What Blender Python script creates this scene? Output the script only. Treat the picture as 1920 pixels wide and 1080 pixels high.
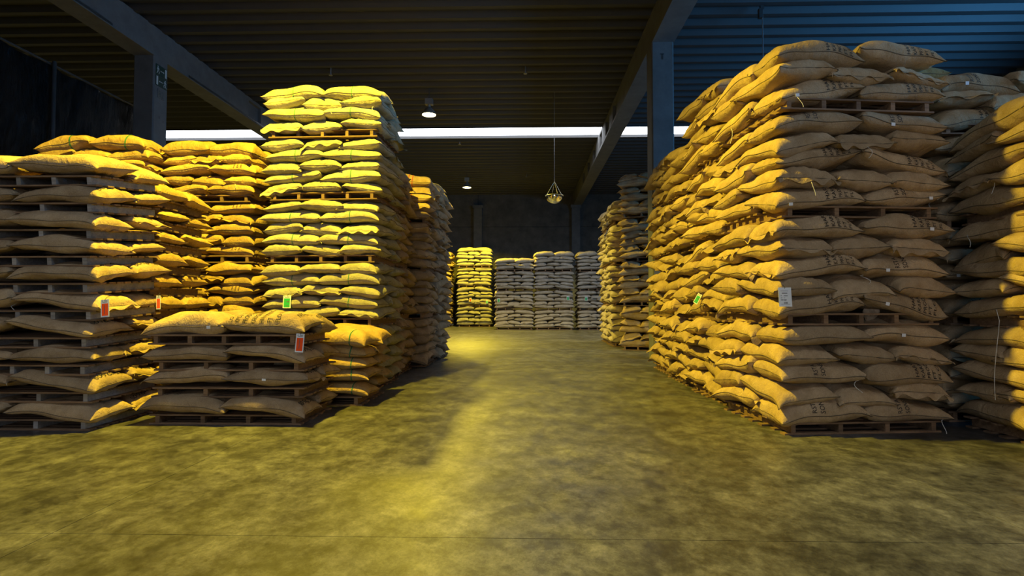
import bpy, bmesh, math, random
import numpy as np
from mathutils import Matrix, Vector, Euler
from mathutils.bvhtree import BVHTree

PI = math.pi
SC = bpy.context.scene
COL = SC.collection
for o in list(bpy.data.objects):
    bpy.data.objects.remove(o, do_unlink=True)

# ------------------------------------------------------------------ camera
F_PX = 1010.0
CAM_H = 1.40
CAM_YAW = math.atan(25.0 / F_PX)
CAM_PITCH = math.atan(31.0 / F_PX)
cam_data = bpy.data.cameras.new('camera')
cam_data.sensor_width = 36.0
cam_data.lens = F_PX / 1920.0 * 36.0
cam_data.clip_end = 200
cam = bpy.data.objects.new('camera', cam_data)
cam.location = (0, 0, CAM_H)
cam.rotation_euler = (PI / 2 + CAM_PITCH, 0, CAM_YAW)
COL.objects.link(cam)
SC.camera = cam

# ------------------------------------------------------------------ view and light
SC.view_settings.view_transform = 'Standard'
SC.view_settings.look = 'None'
SC.view_settings.gamma = 1.0
SC.view_settings.exposure = 0.0
SC.view_settings.use_curve_mapping = False

W = bpy.data.worlds.new('overcast_sky')
SC.world = W
W.use_nodes = True
bg = W.node_tree.nodes['Background']
bg.inputs['Color'].default_value = (0.45, 0.62, 1.0, 1)
bg.inputs['Strength'].default_value = 1.0

LAMP_COL = (1.0, 0.76, 0.04)
LAMP_POWER = 6400
LAMP_SPOTS = [(-3.35, 6.3, 8.0), (-3.35, 18.5, 8.0), (-3.32, 30.4, 8.05), (-15.8, 18.5, 8.0)]
DOOR_COL = (0.86, 0.90, 1.0)
DOOR_POWER = 230
CLERESTORY_COL = (0.07, 0.37, 0.86)
CLERESTORY_POWER = 2000
SKY_PANEL = (0.86, 0.91, 1.0)
SKY_STRENGTH = 8.0


def area_light(name, loc, rot, sx, sy, power, col):
    d = bpy.data.lights.new(name, 'AREA')
    d.shape = 'RECTANGLE'
    d.size, d.size_y = sx, sy
    d.energy = power
    d.color = col
    o = bpy.data.objects.new(name, d)
    o.location = loc
    o.rotation_euler = rot
    COL.objects.link(o)
    return o


# daylight through the loading door behind the photographer, and the clerestory of the right bay
area_light('loading_door_daylight', (-1.0, -9.9, 2.6), (PI / 2, 0, 0), 7.0, 5.0, DOOR_POWER, DOOR_COL)
area_light('clerestory_daylight', (15.85, 7.5, 5.3), (PI / 2, 0, PI / 2), 11.0, 1.6, CLERESTORY_POWER, CLERESTORY_COL)

# ------------------------------------------------------------------ materials


def newmat(name):
    m = bpy.data.materials.new(name)
    m.use_nodes = True
    nt = m.node_tree
    return m, nt, nt.nodes, nt.links, nt.nodes['Principled BSDF']


def ramp(N, stops, interp='LINEAR'):
    r = N.new('ShaderNodeValToRGB')
    r.color_ramp.interpolation = interp
    el = r.color_ramp.elements
    while len(el) < len(stops):
        el.new(0.5)
    for e, (p, c) in zip(el, stops):
        e.position = p
        e.color = (*c, 1) if len(c) == 3 else c
    return r


def noise(N, L, coord, scale, detail=4, rough=0.6, dist=0.0):
    n = N.new('ShaderNodeTexNoise')
    n.inputs['Scale'].default_value = scale
    n.inputs['Detail'].default_value = detail
    n.inputs['Roughness'].default_value = rough
    n.inputs['Distortion'].default_value = dist
    if coord is not None:
        L.new(coord, n.inputs['Vector'])
    return n


def mix(N, L, blend, fac, a, b):
    m = N.new('ShaderNodeMix')
    m.data_type = 'RGBA'
    m.blend_type = blend
    if isinstance(fac, (int, float)):
        m.inputs[0].default_value = fac
    else:
        L.new(fac, m.inputs[0])
    for i, x in ((6, a), (7, b)):
        if isinstance(x, tuple):
            m.inputs[i].default_value = (*x, 1)
        else:
            L.new(x, m.inputs[i])
    return m.outputs[2]


def burlap(name, dark, light, seed):
    m, nt, N, L, P = newmat(name)
    tc = N.new('ShaderNodeTexCoord')
    oi = N.new('ShaderNodeObjectInfo')
    add = N.new('ShaderNodeVectorMath')
    add.operation = 'ADD'
    mul = N.new('ShaderNodeMath')
    mul.operation = 'MULTIPLY'
    mul.inputs[1].default_value = 37.0
    L.new(oi.outputs['Random'], mul.inputs[0])
    L.new(tc.outputs['Object'], add.inputs[0])
    L.new(mul.outputs[0], add.inputs[1])
    co = add.outputs[0]
    n1 = noise(N, L, co, 5.0, 5, 0.65)
    r1 = ramp(N, [(0.25, dark), (0.72, light)])
    L.new(n1.outputs['Fac'], r1.inputs[0])
    # coarse jute weave: fleck of dark and pale threads
    mp = N.new('ShaderNodeMapping')
    mp.inputs['Scale'].default_value = (1, 2.2, 1)
    L.new(co, mp.inputs['Vector'])
    n2 = noise(N, L, mp.outputs[0], 120.0, 2, 0.7)
    r2 = ramp(N, [(0.3, (0.62, 0.62, 0.62)), (0.7, (1.12, 1.12, 1.12))])
    L.new(n2.outputs['Fac'], r2.inputs[0])
    c = mix(N, L, 'MULTIPLY', 0.75, r1.outputs[0], r2.outputs[0])
    hs = N.new('ShaderNodeHueSaturation')
    mr = N.new('ShaderNodeMapRange')
    mr.inputs[3].default_value = 0.82
    mr.inputs[4].default_value = 1.14
    L.new(oi.outputs['Random'], mr.inputs[0])
    L.new(mr.outputs[0], hs.inputs['Value'])
    L.new(c, hs.inputs['Color'])
    L.new(hs.outputs[0], P.inputs['Base Color'])
    P.inputs['Roughness'].default_value = 0.95
    P.inputs['Specular IOR Level'].default_value = 0.1
    n3 = noise(N, L, co, 14.0, 4, 0.6, 0.6)
    b1 = N.new('ShaderNodeBump')
    b1.inputs['Strength'].default_value = 0.75
    b1.inputs['Distance'].default_value = 0.03
    L.new(n3.outputs['Fac'], b1.inputs['Height'])
    b2 = N.new('ShaderNodeBump')
    b2.inputs['Strength'].default_value = 0.5
    b2.inputs['Distance'].default_value = 0.004
    L.new(n2.outputs['Fac'], b2.inputs['Height'])
    L.new(b1.outputs[0], b2.inputs['Normal'])
    L.new(b2.outputs[0], P.inputs['Normal'])
    return m


def plain(name, col, rough=0.7, metal=0.0, var=0.25, scale=9.0, bump=0.0, random_obj=False):
    m, nt, N, L, P = newmat(name)
    tc = N.new('ShaderNodeTexCoord')
    n = noise(N, L, tc.outputs['Object'], scale, 5, 0.65)
    lo = tuple(c * (1 - var) for c in col)
    hi = tuple(min(1, c * (1 + var)) for c in col)
    r = ramp(N, [(0.3, lo), (0.7, hi)])
    L.new(n.outputs['Fac'], r.inputs[0])
    out = r.outputs[0]
    if random_obj:
        oi = N.new('ShaderNodeObjectInfo')
        hs = N.new('ShaderNodeHueSaturation')
        mr = N.new('ShaderNodeMapRange')
        mr.inputs[3].default_value = 0.7
        mr.inputs[4].default_value = 1.2
        L.new(oi.outputs['Random'], mr.inputs[0])
        L.new(mr.outputs[0], hs.inputs['Value'])
        L.new(out, hs.inputs['Color'])
        out = hs.outputs[0]
    L.new(out, P.inputs['Base Color'])
    P.inputs['Roughness'].default_value = rough
    P.inputs['Metallic'].default_value = metal
    if bump:
        b = N.new('ShaderNodeBump')
        b.inputs['Strength'].default_value = bump
        b.inputs['Distance'].default_value = 0.02
        L.new(n.outputs['Fac'], b.inputs['Height'])
        L.new(b.outputs[0], P.inputs['Normal'])
    return m


def wood(name, dark, light):
    m, nt, N, L, P = newmat(name)
    tc = N.new('ShaderNodeTexCoord')
    oi = N.new('ShaderNodeObjectInfo')
    mp = N.new('ShaderNodeMapping')
    mp.inputs['Scale'].default_value = (1.5, 9, 14)
    add = N.new('ShaderNodeVectorMath')
    add.operation = 'ADD'
    L.new(tc.outputs['Object'], add.inputs[0])
    mul = N.new('ShaderNodeMath')
    mul.operation = 'MULTIPLY'
    mul.inputs[1].default_value = 11.0
    L.new(oi.outputs['Random'], mul.inputs[0])
    L.new(mul.outputs[0], add.inputs[1])
    L.new(add.outputs[0], mp.inputs['Vector'])
    n = noise(N, L, mp.outputs[0], 3.0, 6, 0.7, 0.4)
    r = ramp(N, [(0.3, dark), (0.7, light)])
    L.new(n.outputs['Fac'], r.inputs[0])
    hs = N.new('ShaderNodeHueSaturation')
    mr = N.new('ShaderNodeMapRange')
    mr.inputs[3].default_value = 0.65
    mr.inputs[4].default_value = 1.2
    L.new(oi.outputs['Random'], mr.inputs[0])
    L.new(mr.outputs[0], hs.inputs['Value'])
    L.new(r.outputs[0], hs.inputs['Color'])
    L.new(hs.outputs[0], P.inputs['Base Color'])
    P.inputs['Roughness'].default_value = 0.85
    b = N.new('ShaderNodeBump')
    b.inputs['Strength'].default_value = 0.3
    b.inputs['Distance'].default_value = 0.005
    L.new(n.outputs['Fac'], b.inputs['Height'])
    L.new(b.outputs[0], P.inputs['Normal'])
    return m


def concrete_floor():
    m, nt, N, L, P = newmat('polished_concrete')
    g = N.new('ShaderNodeNewGeometry')
    co = g.outputs['Position']
    mp = N.new('ShaderNodeMapping')
    mp.inputs['Scale'].default_value = (1.0, 0.8, 1)
    mp.inputs['Rotation'].default_value = (0, 0, 0.35)
    L.new(co, mp.inputs['Vector'])
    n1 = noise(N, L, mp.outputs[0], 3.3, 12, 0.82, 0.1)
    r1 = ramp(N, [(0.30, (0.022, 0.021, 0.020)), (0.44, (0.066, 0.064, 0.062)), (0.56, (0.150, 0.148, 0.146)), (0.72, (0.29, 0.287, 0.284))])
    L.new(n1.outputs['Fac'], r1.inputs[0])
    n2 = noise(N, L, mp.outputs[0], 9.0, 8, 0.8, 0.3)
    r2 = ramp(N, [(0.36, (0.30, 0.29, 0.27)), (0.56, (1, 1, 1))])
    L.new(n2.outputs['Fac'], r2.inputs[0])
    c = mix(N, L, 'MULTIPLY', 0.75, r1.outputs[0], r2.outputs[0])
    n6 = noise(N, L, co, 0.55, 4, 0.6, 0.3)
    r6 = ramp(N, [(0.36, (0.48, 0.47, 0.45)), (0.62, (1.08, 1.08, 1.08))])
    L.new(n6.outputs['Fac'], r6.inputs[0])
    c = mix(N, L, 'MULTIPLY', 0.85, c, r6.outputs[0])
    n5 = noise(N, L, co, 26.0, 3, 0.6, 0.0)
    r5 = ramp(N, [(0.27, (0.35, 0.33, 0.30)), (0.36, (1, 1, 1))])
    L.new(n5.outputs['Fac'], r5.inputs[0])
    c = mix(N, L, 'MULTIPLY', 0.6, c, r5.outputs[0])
    L.new(c, P.inputs['Base Color'])
    n3 = noise(N, L, mp.outputs[0], 2.2, 6, 0.7)
    mr = N.new('ShaderNodeMapRange')
    mr.inputs[1].default_value = 0.3
    mr.inputs[2].default_value = 0.7
    mr.inputs[3].default_value = 0.31
    mr.inputs[4].default_value = 0.52
    L.new(n3.outputs['Fac'], mr.inputs[0])
    L.new(mr.outputs[0], P.inputs['Roughness'])
    P.inputs['Specular IOR Level'].default_value = 0.42
    b = N.new('ShaderNodeBump')
    b.inputs['Strength'].default_value = 0.10
    b.inputs['Distance'].default_value = 0.01
    L.new(n2.outputs['Fac'], b.inputs['Height'])
    L.new(b.outputs[0], P.inputs['Normal'])
    return m


def emitter(name, col, strength):
    m, nt, N, L, P = newmat(name)
    P.inputs['Base Color'].default_value = (*col, 1)
    P.inputs['Emission Color'].default_value = (*col, 1)
    P.inputs['Emission Strength'].default_value = strength
    return m


def tarp_mat():
    m, nt, N, L, P = newmat('black_plastic_sheet')
    tc = N.new('ShaderNodeTexCoord')
    P.inputs['Base Color'].default_value = (0.002, 0.002, 0.002, 1)
    P.inputs['Roughness'].default_value = 0.30
    P.inputs['Specular IOR Level'].default_value = 0.12
    mp = N.new('ShaderNodeMapping')
    mp.inputs['Scale'].default_value = (1, 6, 1.5)
    mp.inputs['Rotation'].default_value = (0.7, 0, 0)
    L.new(tc.outputs['Object'], mp.inputs['Vector'])
    n = noise(N, L, mp.outputs[0], 2.0, 6, 0.7, 0.8)
    b = N.new('ShaderNodeBump')
    b.inputs['Strength'].default_value = 0.9
    b.inputs['Distance'].default_value = 0.06
    L.new(n.outputs['Fac'], b.inputs['Height'])
    L.new(b.outputs[0], P.inputs['Normal'])
    return m


M = {
    'brown': burlap('burlap_brown', (0.34, 0.23, 0.12), (0.56, 0.41, 0.24), 1),
    'gold': burlap('burlap_golden', (0.34, 0.215, 0.075), (0.53, 0.36, 0.15), 2),
    'pale': burlap('burlap_pale', (0.30, 0.27, 0.165), (0.50, 0.46, 0.31), 3),
    'grey': burlap('burlap_grey_brown', (0.40, 0.33, 0.24), (0.60, 0.51, 0.39), 4),
    'seam': plain('seam_twine', (0.13, 0.095, 0.055), 0.95),
    'ink': plain('stencil_ink', (0.018, 0.016, 0.014), 0.9, var=0.5, scale=60),
    'green_stripe': plain('green_thread', (0.03, 0.16, 0.06), 0.9),
    'red_stripe': plain('red_thread', (0.42, 0.06, 0.03), 0.9),
    'twine': plain('white_twine', (0.62, 0.60, 0.54), 0.9),
    'wood': wood('pallet_wood', (0.12, 0.068, 0.034), (0.29, 0.175, 0.09)),
    'wood_daylit': wood('daylit_pallet_wood', (0.20, 0.18, 0.16), (0.38, 0.345, 0.305)),  # brown wood greyed: daylight on the left-edge stringers put into the colour
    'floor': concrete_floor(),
    'floor_joint': plain('joint_filler', (0.035, 0.033, 0.03), 0.9),
    'wall': plain('rough_concrete_wall', (0.075, 0.07, 0.06), 0.9, var=0.35, scale=1.6, bump=0.3),
    'beam': plain('precast_concrete', (0.10, 0.10, 0.097), 0.85, var=0.2, scale=2.5, bump=0.15),
    'ceiling': plain('ribbed_steel_deck', (0.030, 0.030, 0.030), 0.6, var=0.12, scale=1.5),
    'lamp_metal': plain('lamp_grey_metal', (0.28, 0.27, 0.25), 0.5, 0.6, var=0.1),
    'dark_metal': plain('dark_metal', (0.06, 0.06, 0.06), 0.5, 0.5, var=0.2),
    'steel': plain('steel_wire', (0.60, 0.62, 0.64), 0.35, 0.9, var=0.1),
    'mirror': plain('mirror_chrome', (0.9, 0.9, 0.9), 0.03, 1.0, var=0.02),
    'card': plain('white_card', (0.80, 0.82, 0.84), 0.6, var=0.03),
    'orange': plain('orange_print', (1.0, 0.085, 0.004), 0.9, var=0.05),
    'green': plain('green_print', (0.02, 0.42, 0.10), 0.6, var=0.08),
    'print_grey': plain('grey_print', (0.12, 0.13, 0.15), 0.8, var=0.1),
    'kraft': plain('kraft_paper', (0.46, 0.33, 0.20), 0.8, var=0.2, scale=14),
    'lens': emitter('lamp_lens', (1.0, 0.86, 0.42), 14.0),
    'sky_panel': emitter('skylight_glazing', SKY_PANEL, SKY_STRENGTH),
    'tarp': tarp_mat(),
    'sign_dark': plain('sign_dark_green', (0.01, 0.035, 0.025), 0.4, var=0.1),
    'sign_light': plain('sign_white', (0.45, 0.48, 0.47), 0.5, var=0.05),
}

# ------------------------------------------------------------------ mesh helpers


class MB:
    """collects vertices and faces for one mesh"""

    def __init__(self):
        self.v, self.f, self.m = [], [], []

    def quad_grid(self, rows, mat=0, close=False):
        n = len(rows[0])
        b = len(self.v)
        for r in rows:
            self.v.extend(r)
        for i in range(len(rows) - 1):
            for j in range(n if close else n - 1):
                k = (j + 1) % n
                self.f.append((b + i * n + j, b + i * n + k, b + (i + 1) * n + k, b + (i + 1) * n + j))
                self.m.append(mat)

    def box(self, x0, x1, y0, y1, z0, z1, mat=0):
        b = len(self.v)
        self.v += [(x0, y0, z0), (x1, y0, z0), (x1, y1, z0), (x0, y1, z0), (x0, y0, z1), (x1, y0, z1), (x1, y1, z1), (x0, y1, z1)]
        for q in ((3, 2, 1, 0), (4, 5, 6, 7), (0, 1, 5, 4), (1, 2, 6, 5), (2, 3, 7, 6), (3, 0, 4, 7)):
            self.f.append(tuple(b + i for i in q))
            self.m.append(mat)

    def prism(self, poly, axis, a0, a1, mat=0):
        """poly of 2-D points extruded along an axis"""
        b = len(self.v)
        n = len(poly)
        for a in (a0, a1):
            for p, q in poly:
                self.v.append({'x': (a, p, q), 'y': (p, a, q), 'z': (p, q, a)}[axis])
        for i in range(n):
            j = (i + 1) % n
            self.f.append((b + i, b + j, b + n + j, b + n + i))
            self.m.append(mat)
        self.f.append(tuple(b + i for i in range(n))[::-1])
        self.f.append(tuple(b + n + i for i in range(n)))
        self.m += [mat, mat]

    def lathe(self, prof, n=24, c=(0, 0, 0), mat=0, cap0=False, cap1=False):
        rows = []
        for r, z in prof:
            rows.append([(c[0] + r * math.cos(2 * PI * k / n), c[1] + r * math.sin(2 * PI * k / n), c[2] + z) for k in range(n)])
        b = len(self.v)
        self.quad_grid(rows, mat, close=True)
        if cap0:
            self.f.append(tuple(b + k for k in range(n)))
            self.m.append(mat)
        if cap1:
            e = b + (len(prof) - 1) * n
            self.f.append(tuple(e + k for k in range(n))[::-1])
            self.m.append(mat)

    def tube(self, pts, r, n=6, mat=0):
        rows = []
        pts = [Vector(p) for p in pts]
        for i, p in enumerate(pts):
            d = (pts[min(i + 1, len(pts) - 1)] - pts[max(i - 1, 0)]).normalized()
            a = d.cross(Vector((0.31, 0.77, 0.55))).normalized()
            b2 = d.cross(a)
            rows.append([tuple(p + r * (math.cos(2 * PI * k / n) * a + math.sin(2 * PI * k / n) * b2)) for k in range(n)])
        self.quad_grid(rows, mat, close=True)

    def mesh(self, name, mats, smooth=False):
        me = bpy.data.meshes.new(name)
        me.from_pydata([tuple(v) for v in self.v], [], self.f)
        for m in (mats if isinstance(mats, (list, tuple)) else [mats]):
            me.materials.append(m)
        if isinstance(mats, (list, tuple)) and len(mats) > 1:
            me.polygons.foreach_set('material_index', self.m)
        if smooth:
            me.polygons.foreach_set('use_smooth', [True] * len(me.polygons))
        me.update()
        return me

    def build(self, name, mats, parent=None, smooth=False):
        return link(name, self.mesh(name, mats, smooth), parent)


def link(name, me, parent=None):
    o = bpy.data.objects.new(name, me)
    COL.objects.link(o)
    if parent is not None:
        o.parent = parent
    return o


def empty(name, loc, rz=0.0):
    o = bpy.data.objects.new(name, None)
    o.empty_display_size = 0.1
    o.location = loc
    o.rotation_euler = (0, 0, rz)
    COL.objects.link(o)
    return o


def tag(o, label=None, cat=None, group=None, kind=None):
    if label:
        o['label'] = label
    if cat:
        o['category'] = cat
    if group:
        o['group'] = group
    if kind:
        o['kind'] = kind
    return o


R_CAM = cam.rotation_euler.to_matrix()


def ray(px, py):
    d = Vector(((px - 960.0) / F_PX, -(py - 540.0) / F_PX, -1.0))
    return Vector((0, 0, CAM_H)), (R_CAM @ d).normalized()


def project(p):
    q = R_CAM.transposed() @ (Vector(p) - Vector((0, 0, CAM_H)))
    return 960 + F_PX * q.x / -q.z, 540 - F_PX * q.y / -q.z


# ------------------------------------------------------------------ setting
X0, X1, Y0, Y1 = -22.0, 16.0, -10.0, 37.0
Z_CEIL = 8.96

fb = MB()
fb.box(X0, X1, Y0, Y1, -0.3, -0.025)
floor = tag(fb.build('floor', M['floor_joint']), kind='structure')
xs = [X0] + [x for x in (-20.9, -14.9, -8.9, -2.9, 3.1, 9.1, 15.1)] + [X1]
ys = [Y0] + [-8.73, -2.73, 3.27, 9.27, 15.27, 21.27, 27.27, 33.27] + [Y1]
for i in range(len(xs) - 1):
    for j in range(len(ys) - 1):
        b = MB()
        g = 0.002
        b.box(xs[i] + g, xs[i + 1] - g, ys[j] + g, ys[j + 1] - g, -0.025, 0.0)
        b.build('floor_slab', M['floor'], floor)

cb = MB()
SKY0, SKY1 = 22.75, 24.2
SKY2, SKY3 = SKY0 - 42 * 0.55, SKY0 - 41 * 0.55
cb.box(X0, X1, Y0, SKY2, Z_CEIL + 0.15, Z_CEIL + 0.4)
cb.box(X0, X1, SKY3, SKY0, Z_CEIL + 0.15, Z_CEIL + 0.4)
cb.box(X0, X1, SKY1, Y1, Z_CEIL + 0.15, Z_CEIL + 0.4)
ceiling = tag(cb.build('ceiling', M['ceiling']), kind='structure')
PITCH = 0.55
PROF = [(0.0, 0.0), (0.13, 0.0), (0.17, 0.14), (0.45, 0.14), (0.55, 0.0)]
deck = {}
for bay, (bx0, bx1) in enumerate(((X0, -10.36), (-10.36, 3.56), (3.56, X1))):
    b = MB()
    poly = PROF + [(0.55, 0.16), (0.0, 0.16)]
    b.prism(poly, 'x', bx0, bx1)
    me = b.mesh('deck_panel', M['ceiling'])
    y = -2.0
    ylist = []
    while y < SKY0 - PITCH + 0.01:
        ylist.append(y)
        y += PITCH
    ylist = [SKY0 - PITCH * (k + 1) for k in range(41)] + [SKY0 - PITCH * (k + 1) for k in range(42, 59)]
    ylist += [SKY1 + PITCH * k for k in range(int((Y1 - SKY1) / PITCH))]
    for y in ylist:
        o = link('deck_panel', me, ceiling)
        o.location = (0, y, Z_CEIL)

sk = MB()
sk.box(X0, X1, SKY0 + 0.02, SKY1 - 0.02, Z_CEIL + 0.10, Z_CEIL + 0.14)
sky = tag(sk.build('window_1', M['sky_panel']), kind='structure')
sk = MB()
sk.box(X0, X1, SKY2 + 0.02, SKY3 - 0.02, Z_CEIL + 0.10, Z_CEIL + 0.14)
tag(sk.build('window_2', M['sky_panel']), kind='structure')
fr = MB()
for y in (SKY0 - 0.02, SKY1 - 0.03):
    fr.box(X0, X1, y, y + 0.05, Z_CEIL - 0.02, Z_CEIL + 0.2)
fr.build('window_frame', M['ceiling'], sky)

# outer walls
wb = MB()
wb.box(X0, X1, Y1 + 0.12, Y1 + 0.4, -0.3, Z_CEIL + 0.4)
wall_back = tag(wb.build('wall_back', M['floor_joint']), kind='structure')
pil = (-16.2, -9.9, -3.25, 3.45, 9.9)
edges = [X0] + list(pil) + [X1]
for i in range(len(edges) - 1):
    for z0, z1 in ((-0.02, 2.2), (2.2, 4.5), (4.5, 6.75), (6.75, Z_CEIL + 0.14)):
        b = MB()
        b.box(edges[i] + 0.01, edges[i + 1] - 0.01, Y1, Y1 + 0.12, z0 + 0.012, z1 - 0.012)
        b.build('wall_panel', M['wall'], wall_back)
for x in pil:
    b = MB()
    b.box(x - 0.28, x + 0.28, Y1 - 0.35, Y1, 0, 8.15)
    b.box(x - 0.34, x + 0.34, Y1 - 0.42, Y1, 8.0, 8.2)
    b.build('pilaster', M['beam'], wall_back)
b = MB()
b.box(X0 - 0.3, X0, Y0, Y1 + 0.4, -0.3, Z_CEIL + 0.4)
tag(b.build('wall_left', M['wall']), kind='structure')
b = MB()
b.box(X1, X1 + 0.3, Y0, Y1 + 0.4, -0.3, 4.4)
b.box(X1, X1 + 0.3, Y0, Y1 + 0.4, 6.2, Z_CEIL + 0.4)
b.box(X1, X1 + 0.3, Y0, 1.8, 4.4, 6.2)
b.box(X1, X1 + 0.3, 13.2, Y1 + 0.4, 4.4, 6.2)
tag(b.build('wall_right', M['wall']), kind='structure')
b = MB()
b.box(X0, -4.6, Y0 - 0.3, Y0, -0.3, Z_CEIL + 0.4)
b.box(2.6, X1, Y0 - 0.3, Y0, -0.3, Z_CEIL + 0.4)
b.box(-4.6, 2.6, Y0 - 0.3, Y0, 5.2, Z_CEIL + 0.4)
tag(b.build('wall_front', M['wall']), kind='structure')

# roof beams with vertical pockets in their sides, on square columns
for name, bx, colx, coly in (('beam_right', 3.28, 3.26, 13.8), ('beam_left', -10.65, -10.65, 14.2)):
    w = 0.57
    b = MB()
    zb, zt = 8.18, Z_CEIL + 0.02
    b.box(bx, bx + w, Y0, Y1, zb, zb + 0.10)
    b.box(bx + 0.12, bx + w - 0.12, Y0, Y1, zb + 0.10, zt)
    # posts left between the pockets
    pockets = [(19.2, 20.1), (20.9, 21.9), (22.9, 23.7), (25.0, 26.0), (27.2, 28.2), (29.6, 30.5)]
    y = Y0
    for p0, p1 in pockets + [(Y1, Y1)]:
        b.box(bx, bx + 0.12, y, p0, zb + 0.10, zt)
        b.box(bx + w - 0.12, bx + w, y, p0, zb + 0.10, zt)
        y = p1
    for p0, p1 in pockets:
        b.box(bx, bx + 0.12, p0, p1, zt - 0.12, zt)
        b.box(bx + w - 0.12, bx + w, p0, p1, zt - 0.12, zt)
    beam = tag(b.build(name, M['beam']), kind='structure')
    rb = MB()
    rb.box(bx + w, bx + w + 0.015, Y0, coly - 1.5, zb + 0.03, zb + 0.09)
    rb.box(bx + w, bx + w + 0.015, coly + 1.5, Y1, zb + 0.03, zb + 0.09)
    rb.build('edge_strip', M['dark_metal'], beam)
    b = MB()
    c = 0.03
    x0, x1, y0, y1 = colx, colx + 0.57, coly, coly + 0.57
    b.prism([(x0 + c, y0), (x1 - c, y0), (x1, y0 + c), (x1, y1 - c), (x1 - c, y1), (x0 + c, y1), (x0, y1 - c), (x0, y0 + c)], 'z', 0, zb)
    colo = tag(b.build(name.replace('beam', 'column'), M['beam']), kind='structure')
    h = MB()
    if name == 'beam_left':
        for yy, zz in ((coly + 0.25, 6.55), (coly + 0.41, 6.48)):
            h.box(x1 - 0.001, x1 + 0.004, yy - 0.025, yy + 0.025, zz - 0.035, zz + 0.035)
        h.build('bolt_hole', M['dark_metal'], colo)
    else:
        h.box(x0 + 0.26, x0 + 0.30, y0 - 0.006, y0 + 0.001, 7.72, 7.86)
        h.box(x0 + 0.23, x0 + 0.32, y0 - 0.006, y0 + 0.001, 7.85, 7.875)
        h.build('lifting_eye', M['dark_metal'], colo)

# ------------------------------------------------------------------ sacks: shape


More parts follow.
